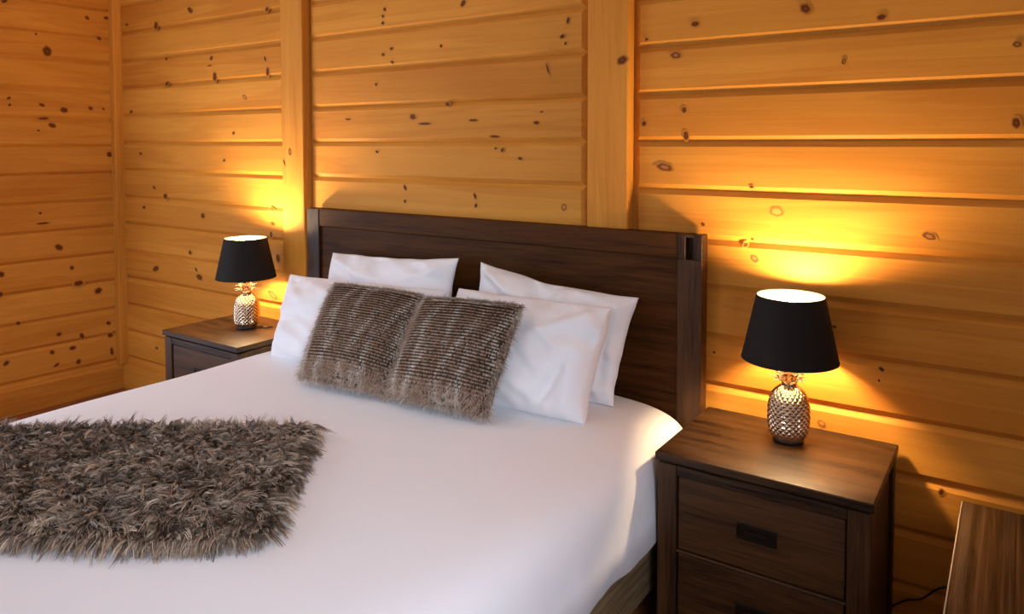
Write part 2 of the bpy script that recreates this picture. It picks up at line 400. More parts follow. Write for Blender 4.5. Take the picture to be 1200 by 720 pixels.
part('post', M_hz, hb, ((HX1 - .083, HY0, 0), (HX1, HY1, sz0)), ((HX1 - .083, HY0, sz0), (sx0, HY1, HT)), ((sx1, HY0, sz0), (HX1, HY1, HT)), ((sx0 - .001, HY0 + .028, sz0), (sx1 + .001, HY1, HT)), ((sx0 - .001, HY0, HT - .010), (sx1 + .001, HY1, HT)), bev=.0015)
FY = -2.17
part('side_rail', M_rail, bed, ((-.905, FY, .135), (-.875, HY0, .325)))
part('side_rail', M_rail, bed, ((-2.665, FY, .135), (-2.635, HY0, .325)))
part('foot_rail', M_rail, bed, ((-2.665, FY - .035, .135), (-.875, FY, .325)))
part('slat_base', M_dx, bed, *[((-2.634, y, .285), (-.906, y + .09, .31)) for y in np.arange(-2.12, -.14, .17)])
for lx in (-2.66, -.95):
    part('leg', M_dz, bed, ((lx, FY - .03, 0), (lx + .07, FY + .04, .16)))

# white bed cover: one rounded slab whose sides fall to a loose hem
CX, CA, CZT, CZB = -1.755, .913, .620, .332
CY0, CY1 = -.085, -2.20
def cover_z(x):
    s = min(abs((x - CX) / CA), 1)
    return CZB + (CZT - CZB) * (1 - s ** 8.5) ** (1 / 5.5)
def make_cover():
    m = MB()
    prof = []
    n = 120
    for i in range(n + 1):
        a = PI * i / n
        c, s_ = math.cos(a), math.sin(a)
        prof.append((math.copysign(abs(c) ** (2 / 8.5), c) * CA, max(0, s_) ** (2 / 5.5)))
    ys = [CY0 - .05 * (1 - math.cos(PI / 2 * k / 8)) for k in range(9)] + [CY0 - .05 - (CY0 - CY1 - .14) * k / 70 for k in range(1, 70)] + [CY1 + .09 - .09 * math.sin(PI / 2 * k / 8) for k in range(9)]
    vs = []
    for j, y in enumerate(ys):
        dh = min(1, (CY0 - y) / .05); df = min(1, (y - CY1) / .09)
        ins = .035 * (1 - math.sqrt(max(0, 1 - (1 - dh) ** 2))) + .05 * (1 - math.sqrt(max(0, 1 - (1 - df) ** 2)))
        for i, (px_, pz_) in enumerate(prof):
            x = px_ * (1 - ins / CA); zt = CZT - ins
            z = CZB + (zt - CZB) * pz_
            side = max(0, 1 - pz_ / .75)
            # loose folds on the drop, faint undulation on the top
            wv = noise.noise(Vector((0, y * 5.2, 3.1 + (1 if x > 0 else 7)))) * .016 + noise.noise(Vector((2, y * 13, z * 3))) * .006
            x += math.copysign(1, x) * (wv * side + .010 * side * side)
            z += (noise.noise(Vector((x * 2.1, y * 2.1, 0))) * .006 + noise.noise(Vector((x * 6, y * 3.2, 5))) * .0016) * (1 - side) * pz_
            z += noise.noise(Vector((9, y * 3, 1 + (1 if x > 0 else 5)))) * .014 * side
            vs.append((CX + x, y, z))
    k = n + 1; fs = []
    for j in range(len(ys) - 1):
        for i in range(n):
            fs.append((j * k + i, j * k + i + 1, (j + 1) * k + i + 1, (j + 1) * k + i))
        fs.append((j * k + n, j * k, (j + 1) * k, (j + 1) * k + n))
    fs.append(tuple(range(k))); fs.append(tuple((len(ys) - 1) * k + i for i in range(k))[::-1])
    m.add(vs, fs)
    return m
cover = make_cover().build('bed_cover', M_white, smooth=True)
tag(cover, 'smooth white cover stretched over the bed mattress, hanging down its sides', 'bed cover')

# ------------------------------------------------------------------ pillows
def pillow(name, TL, TR, BR, BL, thick, seed, label, cat='pillow', group=None, conc=.05, front=.62, wr=1.0, nu=84, nv=60, mat=None, parent=None, corner=.5, sag=.16, dip=1.0, folds=()):
    TL, TR, BR, BL = map(Vector, (TL, TR, BR, BL))
    nrm = ((TR - TL) + (BR - BL)).cross((TL - BL) + (TR - BR)).normalized()
    if nrm.y > 0: nrm = -nrm
    Wd = (TR - TL).length; Hd = (TL - BL).length
    org = (BL + BR) / 2
    vs = []; fs = []
    def pt(s, t, side):
        cs = conc * (1 - t * t); ct = conc * .9 * dip * (1 - abs(s) ** 1.6)
        s2 = s * (1 - cs); t2 = t * (1 - (ct if t > 0 else -.02 * (1 - s * s)))
        u, v = (s2 + 1) / 2, (t2 + 1) / 2
        P = BL * (1 - u) * (1 - v) + BR * u * (1 - v) + TR * u * v + TL * (1 - u) * v
        e = max(0, (1 - abs(s) ** 2.6) * (1 - abs(t) ** 2.6))
        h = thick * e ** corner * (1 - sag * t)
        d = h * (front if side > 0 else -(1 - front))
        # creases radiating in from the edges, soft dents in the middle
        ex = abs(s) ** 3; et = abs(t) ** 3
        cr = noise.noise(Vector((s * 1.3 + seed, t * 4.2, seed * 3.1))) * ex + noise.noise(Vector((s * 6.5, t * 1.3 + seed, seed * 1.7))) * et
        dn = noise.noise(Vector((s * 2.2 + seed, t * 1.8 - seed, 4.2 + side)))
        dg = noise.noise(Vector(((s * .8 + t) * 4.2 + seed, (s - t) * .9, 1.3 * seed)))
        fade = min(1, 6 * e)
        if side > 0:
            for a0, b0, a1, b1, am, wd in folds:
                fx, fy = a1 - a0, b1 - b0; q = ((s - a0) * fx + (t - b0) * fy) / (fx * fx + fy * fy)
                qq = max(-.1, min(1.1, q)); dd = math.hypot(s - a0 - fx * qq, t - b0 - fy * qq)
                d += fade * am * math.exp(-(dd / wd) ** 2) * (1 - max(0, abs(2 * q - 1)) ** 2 * .5 if 0 <= q <= 1 else .5)
        d += side * fade * wr * (.013 * cr + .014 * dn + .007 * dg)
        wob = noise.noise(Vector((s * 3 + seed * 2, t * 3, .5))) * .008 * (1 - fade * .5)
        return P + nrm * d + Vector((wob, 0, wob * .7 if t > -.5 else 0))
    G = {}
    for side in (1, -1):
        for j in range(nv + 1):
            for i in range(nu + 1):
                edge = i in (0, nu) or j in (0, nv)
                if side < 0 and edge:
                    G[side, i, j] = G[1, i, j]; continue
                # finer steps toward the edges
                s = math.sin(PI / 2 * (2 * i / nu - 1)); t = math.sin(PI / 2 * (2 * j / nv - 1))
                s = .55 * s + .45 * (2 * i / nu - 1); t = .55 * t + .45 * (2 * j / nv - 1)
                G[side, i, j] = len(vs); vs.append(pt(s, t, side) - org)
    for side in (1, -1):
        for j in range(nv):
            for i in range(nu):
                f = (G[side, i, j], G[side, i + 1, j], G[side, i + 1, j + 1], G[side, i, j + 1])
                fs.append(f if side > 0 else f[::-1])
    m = MB(); m.add(vs, fs)
    o = m.build(name, mat or M_white, parent, smooth=True, loc=org)
    if parent is None: tag(o, label, cat, group)
    return o

PG = 'white pillows along the headboard'
pillow('pillow', (-2.475, -.125, .985), (-1.775, -.125, 1.020), (-1.77, -.225, .62), (-2.47, -.225, .62), .125, 1.3, 'white pillow behind the others at the left half of the headboard', group=PG, conc=.035, dip=2.2, wr=1.3,
       folds=((-.9, .85, -.3, .55, .014, .10), (.9, .85, .35, .5, .014, .10), (-.6, .9, -.45, .2, -.008, .07)))
pillow('pillow', (-1.660, -.135, 1.018), (-1.022, -.125, .955), (-1.062, -.225, .615), (-1.655, -.225, .62), .125, 4.7, 'white pillow leaning on the right half of the headboard, its tall pointed corner showing', group=PG, conc=.045, dip=2.6, wr=1.5,
       folds=((-.95, .95, -.35, .55, .020, .09), (-.2, .95, -.05, .45, -.016, .06), (.2, .95, .15, .4, .014, .07), (.9, .85, .4, .3, .014, .09), (.78, .6, .86, -.7, -.014, .06)))
pillow('pillow', (-2.56, -.285, .905), (-1.715, -.260, .925), (-1.70, -.430, .615), (-2.475, -.450, .605), .155, 8.1, 'white pillow left of and behind the fur cushions, nearest the far lamp', group=PG, conc=.03, wr=1.4,
       folds=((-.95, .8, -.6, .3, .016, .09), (-.9, -.8, -.6, -.2, .014, .08), (-.85, .7, -.85, -.5, -.010, .05)))
pillow('pillow', (-1.66, -.265, .940), (-1.045, -.262, .945), (-1.070, -.405, .612), (-1.66, -.42, .612), .175, 6.4, 'white pillow right of the fur cushions, in front of another white pillow', group=PG, conc=.03, sag=.30, corner=.42, wr=1.4,
       folds=((.52, -.95, .72, -.15, -.022, .07), (.95, .9, .35, .35, .014, .10), (-.2, .6, .5, -.5, -.010, .09), (.1, .85, .75, -.1, .010, .08), (.86, -.8, .9, .0, .016, .10)))

# ------------------------------------------------------------------ fur
def strands(roots, dirs, flow, length, width, croot, ctip, K=4, curl=None, grp=1, pw=.8):
    """tapered ribbons; arrays (N,3)/(N,). Returns verts, faces, colours"""
    N = len(roots)
    d = dirs / np.linalg.norm(dirs, axis=1, keepdims=True)
    s = np.linspace(0, 1, K + 1)
    P = roots[:, None, :] + length[:, None, None] * (d[:, None, :] * (s * (1 - .45 * s))[None, :, None] + flow[:, None, :] * (s ** 2)[None, :, None])
    if curl is not None:
        g = max(1, grp); ph = np.repeat(rng.uniform(0, 6.28, N // g), g); ax = np.repeat(rng.normal(size=(N // g, 3)), g, axis=0); ax /= np.linalg.norm(ax, axis=1, keepdims=True)
        P += ax[:, None, :] * (curl[:, None] * s[None, :] * np.sin(ph[:, None] + 4.5 * s[None, :]))[:, :, None]
    T = np.gradient(P, axis=1)
    r = rng.normal(size=(N, 3))
    S = np.cross(T, r[:, None, :]); S /= np.linalg.norm(S, axis=2, keepdims=True) + 1e-9
    w = width[:, None] * (1 - .85 * s ** 1.5)[None, :] / 2
    A = P - S * w[:, :, None]; B = P + S * w[:, :, None]
    V = np.stack([A, B], axis=2).reshape(-1, 3)
    base = (np.arange(N) * (K + 1) * 2)[:, None] + (np.arange(K) * 2)[None, :]
    F = np.stack([base, base + 1, base + 3, base + 2], axis=2).reshape(-1, 4)
    mixf = (s ** pw)[None, :, None]
    Cc = croot[:, None, :] * (1 - mixf) + ctip[:, None, :] * mixf
    Cc = np.repeat(Cc, 2, axis=1).reshape(-1, 3)
    return V, F, Cc

def fur_object(name, chunks, parent):
    V = np.concatenate([c[0] for c in chunks]); C = np.concatenate([c[2] for c in chunks])
    off = 0; Fs = []
    for c in chunks: Fs.append(c[1] + off); off += len(c[0])
    F = np.concatenate(Fs)
    me = bpy.data.meshes.new(name)
    me.vertices.add(len(V)); me.vertices.foreach_set('co', V.astype(np.float32).ravel())
    me.loops.add(F.size); me.loops.foreach_set('vertex_index', F.astype(np.int32).ravel())
    me.polygons.add(len(F)); me.polygons.foreach_set('loop_start', np.arange(0, F.size, 4, dtype=np.int32))
    me.polygons.foreach_set('use_smooth', np.ones(len(F), dtype=bool))
    a = me.attributes.new('knot', 'FLOAT_COLOR', 'POINT')
    a.data.foreach_set('color', np.concatenate([C, np.ones((len(C), 1))], axis=1).astype(np.float32).ravel())
    me.materials.append(M_fur)
    me.update(calc_edges=True); me.validate()
    o = bpy.data.objects.new(name, me); COL.objects.link(o)
    o.parent = parent; o['kind'] = 'stuff'
    return o

def fnoise(pts, sc, off=0.):
    return np.array([noise.noise(Vector((p[0] * sc + off, p[1] * sc - off, off * .7))) for p in pts])

# shaggy throw laid askew across the bed
TA = Vector((-1.660, -.922, 0)); TD = Vector((-.825, -.565, 0)).normalized(); TE = Vector((.655, -.755, 0)).normalized()
TLN, TWD = 1.12, .592
def throw_pt(u, v):
    """u along, v across, metres; near right corner is rounded off"""
    c = .055
    uu = u
    if v > TWD - c: uu = u + (c - math.sqrt(max(0, c * c - (v - TWD + c) ** 2))) * max(0, 1 - u / .3)
    p = TA + TD * uu + TE * (v + .015 * math.sin(u * 7) * (v / TWD))
    return Vector((p.x, p.y, cover_z(p.x)))
throw = thing('fur_throw', (TA + TD * .5 + TE * .27 + Vector((0, 0, .62)))[:], 'shaggy brown fur throw laid askew over the white bed cover', 'throw')
TO = throw.location.copy()
m = MB(); nu, nv = 60, 30; vs = []; fs = []
for lay in (0, 1):
    for i in range(nu + 1):
        for j in range(nv + 1):
            q = throw_pt(TLN * i / nu, TWD * j / nv)
            ed = min(i, nu - i, j * 1.0, (nv - j)) / 3
            vs.append(q - TO + Vector((0, 0, .014 if lay == 0 else .020 + .014 * min(1, ed))))
k = nv + 1; o2 = (nu + 1) * k
for i in range(nu):
    for j in range(nv):
        a = i * k + j
        fs.append((a, a + k, a + k + 1, a + 1)); fs.append((o2 + a, o2 + a + 1, o2 + a + k + 1, o2 + a + k))
for i in range(nu):
    for j in (0, nv):
        a = i * k + j; q = (a, o2 + a, o2 + a + k, a + k); fs.append(q if j == 0 else q[::-1])
for j in range(nv):
    for i in (0, nu):
        a = i * k + j; q = (a, a + 1, o2 + a + 1, o2 + a); fs.append(q if i == 0 else q[::-1])
m.add(vs, fs); m.build('hide', M_hide, throw, smooth=True)
NC = 8800                                             # locks of hair
cu = np.concatenate([rng.uniform(0, TLN, NC), rng.uniform(0, TLN, 620), rng.uniform(0, TLN, 620), np.abs(rng.normal(0, .006, 240))])
cv = np.concatenate([rng.uniform(0, TWD, NC), np.abs(rng.normal(0, .006, 620)), TWD - np.abs(rng.normal(0, .006, 620)), rng.uniform(0, TWD, 240)])
NC = len(cu); M_ = 7
uv = np.stack([cu, cv], 1)
ang = fnoise(uv, 9, 1.7) * 4.2 + fnoise(uv, 24, 5.1) * 2.8 + rng.normal(0, .45, NC)
td = np.array(TD); te = np.array(TE)
fl = np.cos(ang)[:, None] * te[None] + np.sin(ang)[:, None] * td[None] * .9 + te[None] * .35 - td[None] * .15
wE = np.clip(1 - cu / .06, 0, 1)[:, None]; wN = np.clip(1 - (TWD - cv) / .06, 0, 1)[:, None]; wF = np.clip(1 - cv / .05, 0, 1)[:, None]
fl = fl * (1 - np.maximum(wE, np.maximum(wN, wF)) * .75) - td[None] * wE * 1.0 + te[None] * wN * 1.0 - te[None] * wF * .55
dr = fl * .55 + np.array([0, 0, 1.0])[None] * rng.uniform(.6, 1.25, NC)[:, None] + rng.normal(size=(NC, 3)) * .28
dr = dr - te[None] * wF * .15 + np.array([0, 0, .45])[None] * wF
flow = fl * .50 + np.array([0, 0, -.36])[None] * (1 - .75 * wF) - np.array([0, 0, .5])[None] * np.maximum(wN, wE) + rng.normal(size=(NC, 3)) * .22
cl = .31 + fnoise(uv, 13, 2.2) * .30 + rng.normal(0, .27, NC)
rep = lambda x: np.repeat(x, M_, axis=0)
N = NC * M_
ju = rng.normal(0, .0034, N); jv = rng.normal(0, .0034, N)
u = np.clip(rep(cu) + ju, 0, TLN); v = np.clip(rep(cv) + jv, 0, TWD)
R0 = np.array([throw_pt(a, b) for a, b in zip(u, v)]) - np.array(TO) + np.stack([0 * u, 0 * u, .018 + .014 * np.clip(np.minimum(np.minimum(u, TLN - u), np.minimum(v, TWD - v)) / .056, 0, 1)], 1)
length = rep(rng.uniform(.024, .045, NC) * (1 + .35 * wF[:, 0] * rng.uniform(0, 1, NC))) * rng.uniform(.8, 1.1, N)
conv = -(td[None] * ju[:, None] + te[None] * jv[:, None])               # tips of a lock draw together
flw = rep(flow) + conv * .8 / length[:, None] + rng.normal(size=(N, 3)) * .05
c_ = np.clip(rep(cl) + rng.normal(0, .13, N), 0, 1)[:, None]
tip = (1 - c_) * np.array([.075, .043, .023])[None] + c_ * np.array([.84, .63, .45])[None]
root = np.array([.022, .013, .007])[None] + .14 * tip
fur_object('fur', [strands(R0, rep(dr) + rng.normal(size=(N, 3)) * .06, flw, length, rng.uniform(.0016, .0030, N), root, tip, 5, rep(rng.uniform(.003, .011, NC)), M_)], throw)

# banded fur cushions
def fur_cushion(TL, TR, BR, BL, thick, seed, label):
    TL, TR, BR, BL = map(Vector, (TL, TR, BR, BL))
    org = (BL + BR) / 2
    nrm = ((TR - TL) + (BR - BL)).cross((TL - BL) + (TR - BR)).normalized()
    if nrm.y > 0: nrm = -nrm
    root_o = thing('fur_cushion', org[:], label, 'cushion', 'banded fur cushions in front of the pillows')
    core = pillow('cushion_body', TL, TR, BR, BL, thick, seed, '', conc=.02, wr=.4, nu=40, nv=40, mat=M_hide, parent=root_o, front=.6)
    core.location = (0, 0, 0)
    def P(u, v):
        s, t_ = u * 2 - 1, v * 2 - 1
        q = BL * (1 - u) * (1 - v) + BR * u * (1 - v) + TR * u * v + TL * (1 - u) * v - org
        e = max(0, (1 - abs(s) ** 2.6) * (1 - abs(t_) ** 2.6))
        return q + nrm * (thick * .6 * e ** .5 * (1 - .16 * t_))
    def PN(u, v):
        e = .012
        a = P(min(u + e, 1), v) - P(max(u - e, 0), v); b = P(u, min(v + e, 1)) - P(u, max(v - e, 0))
        q = a.cross(b).normalized()
        return q if q.dot(nrm) > 0 else -q
    W_ = (TR - TL).length; H_ = (TL - BL).length
    ux = np.array((BR - BL).normalized()); up = np.array(((TL + TR) / 2 - org).normalized()); nn = np.array(nrm)
    chunks = []
    rows = int(H_ / .0098)
    U = []; V = []; RK = []
    for k in range(rows):
        n = 560
        uu = rng.uniform(.01, .99, n)
        vv = (k + .5) / rows + np.array([noise.noise(Vector((x * 4, k * .2, seed))) for x in uu]) * .35 / rows + rng.normal(0, .035, n) / rows
        U.append(uu); V.append(vv)
    U = np.concatenate(U); V = np.clip(np.concatenate(V), .0, .995)
    N = len(U)
    R0 = np.array([P(a, b) for a, b in zip(U, V)])
    # pale streaks running down the pelt, leaning to one side then the other
    st = np.zeros(N)
    for q in range(9):
        c0 = (q + .5) / 9 + random.uniform(-.03, .03); lean = (.34 if q % 2 else -.05) + random.uniform(-.06, .06)
        x = U - (c0 + lean * (V - .5))
        amp = .55 + .45 * np.sin(V * 7 + q * 2.1)
        st = np.maximum(st, np.exp(-(x / .030) ** 2) * amp)
    st = st + .12 * np.array([noise.noise(Vector((a * 26, b * 5, seed))) for a, b in zip(U, V)])
    low = np.clip((.24 - V) / .16, 0, 1)
    edge = np.maximum(np.clip(1 - U / .05, 0, 1), np.clip(1 - (1 - U) / .05, 0, 1))
    edge_t = np.clip((V - .95) / .05, 0, 1)
    j = rng.normal(size=(N, 3))
    sgn = np.where(U < .5, -1, 1)
    NN = np.array([PN(min(max(a, .03), .97), min(max(b, .03), .97)) for a, b in zip(U, V)])
    DN = -up[None] + NN * (NN @ up)[:, None]
    out = NN * .62 + DN * .85
    R0 = R0 + NN * .003
    rough = (.07 + .40 * low + .3 * edge)[:, None]
    d = out + j * rough + ux[None] * (edge * sgn * .9)[:, None] + up[None] * (edge_t * 1.5)[:, None]
    fl = DN * .18 + NN * (-.16) + ux[None] * (edge * sgn * .3)[:, None] + j * (.5 * rough)
    ln = .0098 + .017 * low + .014 * np.maximum(edge, edge_t) + rng.uniform(-.002, .003, N)
    a = np.clip(st * 1.05 + .10 + rng.normal(0, .09, N), 0, 1)[:, None]
    tip = (1 - a) * np.array([.53, .32, .20])[None] + a * np.array([1.0, .87, .72])[None]
    gl = (.5 * low)[:, None] * rng.uniform(0, 1, (N, 1))
    tip = tip * (1 - gl * .5) + np.array([.62, .54, .45])[None] * gl * .5
    rt = np.array([.034, .016, .007])[None] + tip * .10
    chunks.append(strands(R0, d, fl, ln, rng.uniform(.0012, .0022, N), rt, tip, 3, .0015 + .004 * low, 1, .55))
    # fluffy rim hair
    n = 3400
    side = rng.integers(0, 4, n); w = rng.uniform(0, 1, n); iu = np.abs(rng.normal(0, .012, n))
    eu = np.where(side == 0, iu, np.where(side == 1, 1 - iu, w)); ev = np.where(side == 2, iu, np.where(side == 3, 1 - iu, w))
    eu = np.clip(eu, 0, 1); ev = np.clip(ev, 0, 1)
    R1 = np.array([P(a_, b_) for a_, b_ in zip(eu, ev)])
    od = np.select([side[:, None] == 0, side[:, None] == 1, side[:, None] == 2, side[:, None] == 3], [-ux[None], ux[None], -up[None] * .4 + nn[None] * .7, up[None]])
    j = rng.normal(size=(n, 3))
    d = od * .8 + nn[None] * rng.uniform(-.1, .7, n)[:, None] + j * .35 - up[None] * (.25 * (side < 2))[:, None]
    fl = -up[None] * .35 + j * .2
    b = rng.uniform(0, 1, n)[:, None] ** 1.3
    tip = (1 - b) * np.array([.28, .19, .125])[None] + b * np.array([.85, .72, .58])[None]
    rt = np.array([.03, .02, .013])[None] + tip * .15
    chunks.append(strands(R1, d, fl, rng.uniform(.016, .036, n), rng.uniform(.0012, .002, n), rt, tip, 4, rng.uniform(.002, .006, n)))
    fur_object('fur', chunks, root_o)
    return root_o
fur_cushion((-2.135, -.415, .925), (-1.70, -.405, .930), (-1.690, -.600, .640), (-2.055, -.640, .645), .12, 2.2, 'left one of the two banded brown fur cushions')
fur_cushion((-1.685, -.415, .925), (-1.285, -.410, .945), (-1.305, -.575, .640), (-1.670, -.605, .645), .13, 5.6, 'right one of the two banded brown fur cushions, leaning on the white pillow')

# ------------------------------------------------------------------ nightstands
def nightstand(x0, label):
    """x0 left edge; origin at floor, back left corner"""
    n = thing('nightstand', (x0, -.012, 0), label, 'nightstand', 'nightstands beside the bed')
    w, dp = .560, .425
    def prt(name, mat, par, *bx, bev=.002):
        m = MB()
        for lo, hi in bx: m.box(lo, hi, bev)
        return m.build(name, mat, par)
    prt('top', M_dx, n, ((0, -dp, .577), (w, 0, .600)), bev=.0025)
    S = .054; x1 = w - .006; xa = .006; f = -dp + .008; bk = -.004
    for lx in (xa, x1 - S):
        for ly, hy in ((f, f + .045), (bk - .045, bk)):
            prt('leg', M_dz, n, ((lx, ly, 0), (lx + S, hy, .5695)))
    prt('side_panel', M_dz, n, ((xa + .010, f + .045, .07), (xa + .026, bk - .045, .5695)))
    prt('side_panel', M_dz, n, ((x1 - .026, f + .045, .07), (x1 - .010, bk - .045, .5695)))
    prt('back_panel', M_dx, n, ((xa + S, bk - .014, .07), (x1 - S, bk - .004, .5695)))
    prt('front_rail', M_dx, n, ((xa + S, f + .002, .541), (x1 - S, f + .03, .5695)))
    prt('front_rail', M_dx, n, ((xa + S, f + .002, .327), (x1 - S, f + .03, .333)))
    prt('front_rail', M_dx, n, ((xa + S, f + .002, .065), (x1 - S, f + .03, .112)))
    prt('subtop', M_gap, n, ((xa + .012, f + .012, .5695), (x1 - .012, bk - .01, .577)), bev=0)
    prt('inner_case', M_gap, n, ((xa + S, f + .032, .09), (x1 - S, bk - .016, .568)), bev=0)
    for z0, z1 in ((.336, .538), (.115, .324)):
        d = prt('drawer', M_dx, n, ((xa + S + .004, f + .006, z0), (x1 - S - .004, f + .030, z1)), bev=.003)
        cx, cz = w / 2, (z0 + z1) / 2; hw, hh = .052, .021; y = f + .006
        h = prt('handle', M_handle, d,
                ((cx - hw, y - .003, cz - hh), (cx + hw, y + .004, cz - hh + .006)), ((cx - hw, y - .003, cz + hh - .006), (cx + hw, y + .004, cz + hh)),
                ((cx - hw, y - .003, cz - hh + .0055), (cx - hw + .006, y + .004, cz + hh - .0055)), ((cx + hw - .006, y - .003, cz - hh + .0055), (cx + hw, y + .004, cz + hh - .0055)),
                ((cx - hw + .0055, y - .0008, cz - hh + .0055), (cx + hw - .0055, y + .002, cz + hh - .0055)),
                ((cx - .030, y - .006, cz - .006), (cx + .030, y - .0005, cz + .004)), bev=.001)
    return n
ns = nightstand(-.826, 'dark wooden nightstand with recessed pulls, right of the bed under the near lamp')
ns2 = copy_tree(ns); ns2.location = (-3.276, -.012, 0)
ns2['label'] = 'dark wooden nightstand at the far side of the bed, near the corner'

# ------------------------------------------------------------------ pineapple lamps
def pineapple_body():
    nt, nz = 320, 190
    H = .152; z0 = .010; vs = []; fs = []
    for j in range(nz + 1):
        t_ = j / nz
        z = z0 + H * t_
        # pineapple profile, fullest below the middle
        r = .0575 * (max(0, 1 - abs((t_ - .43) / .62) ** 2.6)) ** .55
        r = max(r, .024 if t_ > .5 else .036)
        q = min(1, t_ * 9, (1 - t_) * 7)
        for i in range(nt):
            th = 2 * PI * i / nt
            a = (20 * th / (2 * PI) + t_ * 9.5) % 1; b = (20 * th / (2 * PI) - t_ * 9.5) % 1
            h = 1 - max(abs(2 * a - 1), abs(2 * b - 1))
            rr = r + .0038 * q * (h ** .8 - .35)
            vs.append((rr * math.cos(th), rr * math.sin(th), z))
    for j in range(nz):
        for i in range(nt):
            k = (i + 1) % nt
            fs.append((j * nt + i, j * nt + k, (j + 1) * nt + k, (j + 1) * nt + i))
    fs.append(tuple(range(nt))[::-1]); fs.append(tuple(nz * nt + i for i in range(nt)))
    m = MB(); m.add(vs, fs); return m
def leaf(mb, az, z0, r0, ln, lift, wd):
    """pointed leaf curling outward"""
    n, k = 10, 4; ca, sa = math.cos(az), math.sin(az); vs = []; fs = []
    for side in (0, 1):
        for i in range(n + 1):
            t_ = i / n
            r = r0 + ln * (t_ ** 1.5); z = z0 + lift * math.sin(t_ * PI * .62)
            w = wd * (1 - t_ ** 2.2) * (.75 + .5 * t_ * (1 - t_))
            for j in range(k + 1):
                s = (2 * j / k - 1)
                tx = s * w; up_ = -.30 * w * (1 - s * s)
                vs.append((ca * (r - up_ * .3) - sa * tx, sa * (r - up_ * .3) + ca * tx, z + up_ - side * .0022))
    q = (n + 1) * (k + 1)
    for i in range(n):
        for j in range(k):
            a = i * (k + 1) + j; f = (a, a + 1, a + k + 2, a + k + 1)
            fs.append(f); fs.append(tuple(x + q for x in f[::-1]))
        for j in (0, k):
            a = i * (k + 1) + j; f = (a, a + k + 1, a + k + 1 + q, a + q); fs.append(f if j == 0 else f[::-1])
    mb.add(vs, fs)
ST, SB, RT, RB = .420, .238, .0945, .1335        # shade: top, bottom, radii
def lamp(loc, label):
    l = thing('table_lamp', loc, label, 'lamp', 'pineapple lamps on the nightstands')
    b = pineapple_body().build('base', M_chrome, l, smooth=True)
    f = MB(); f.lathe([(.001, 0), (.040, 0), (.042, .004), (.041, .010), (.034, .0125), (.001, .0125)], 48); f.build('foot', M_foot, b, smooth=True)
    c = MB()
    for ring, (n, z0, ln, lift, wd) in enumerate(((8, .164, .040, .022, .0175), (8, .171, .034, .034, .016), (6, .180, .020, .042, .013))):
        for i in range(n): leaf(c, 2 * PI * (i + .5 * ring) / n + .2, z0, .014, ln, lift, wd)
    c.build('crown', M_chrome, l, smooth=True)
    s = MB(); s.lathe([(.024, .155), (.018, .168), (.013, .180), (.013, .225), (.017, .226), (.017, .278), (.012, .281), (.001, .281)], 24); s.build('socket', M_foot, l, smooth=True)
    sh = MB(); sh.lathe([(RB, SB), (RT, ST)], 96)
    o = sh.build('shade', M_shade, l, smooth=True)
    li = MB(); li.lathe([(RT - .0012, ST - .0005), (RB - .0012, SB + .0005)], 96); li.build('lining', M_lining, o, smooth=True)
    for r, z in ((RT - .0006, ST), (RB - .0006, SB)):
        ri = MB(); ri.lathe([(r - .0016, z - .0016), (r + .0012, z - .0016), (r + .0012, z + .0016), (r - .0016, z + .0016), (r - .0016, z - .0016)], 96)
        ri.build('rim', M_shade, o)
    sp = MB()
    for a in (0.5, 0.5 + 2 * PI / 3, 0.5 + 4 * PI / 3):
        sp.tube([(.016 * math.cos(a), .016 * math.sin(a), .262), (.06 * math.cos(a), .06 * math.sin(a), .262), ((RB - .026) * math.cos(a), (RB - .026) * math.sin(a), .272), ((RB - .0275) * math.cos(a), (RB - .0275) * math.sin(a), .276)], .0014, 6)
    sp.build('spider', M_foot, o)
    cp = MB(); cp.lathe([(.001, .279), (.013, .280), (.014, .300), (.020, .318), (.001, .318)], 32)
    bu = cp.build('bulb', M_frame, l, smooth=False)
    do = MB(); do.lathe([(.0195, .3182), (.0255, .332), (.0288, .345), (.0298, .358), (.0295, .370), (.027, .385), (.021, .398), (.012, .4055), (.001, .408)], 32)
    do.build('bulb_dome', M_bulb, bu, smooth=True)
    return l
def cord(l, pts):
    m = MB(); P_ = [Vector(p) for p in pts]; out = []
    for i in range(len(P_) - 1):
        p0, p1, p2, p3 = P_[max(i - 1, 0)], P_[i], P_[i + 1], P_[min(i + 2, len(P_) - 1)]
        for k in range(8):
            t_ = k / 8
            out.append(.5 * ((2 * p1) + (p2 - p0) * t_ + (2 * p0 - 5 * p1 + 4 * p2 - p3) * t_ ** 2 + (3 * p1 - p0 - 3 * p2 + p3) * t_ ** 3))
    out.append(P_[-1]); m.tube(out, .0026, 8)
    return m.build('cord', M_cord, l, smooth=True)
la = lamp((-.537, -.150, .600), 'lit black-shaded pineapple lamp on the nightstand right of the bed')
lb = copy_tree(la); lb.location = (-2.985, -.195, .600); lb.rotation_euler = (0, 0, .5)
lb['label'] = 'lit black-shaded pineapple lamp on the far nightstand near the corner'
cord(la, [(0, .036, .004), (.004, .08, .003), (-.01, .120, .003), (-.01, .134, .003)])
cord(lb, [(.030, .014, .004), (.068, .012, .0032), (.085, -.004, .0032), (.115, .02, .0032)])

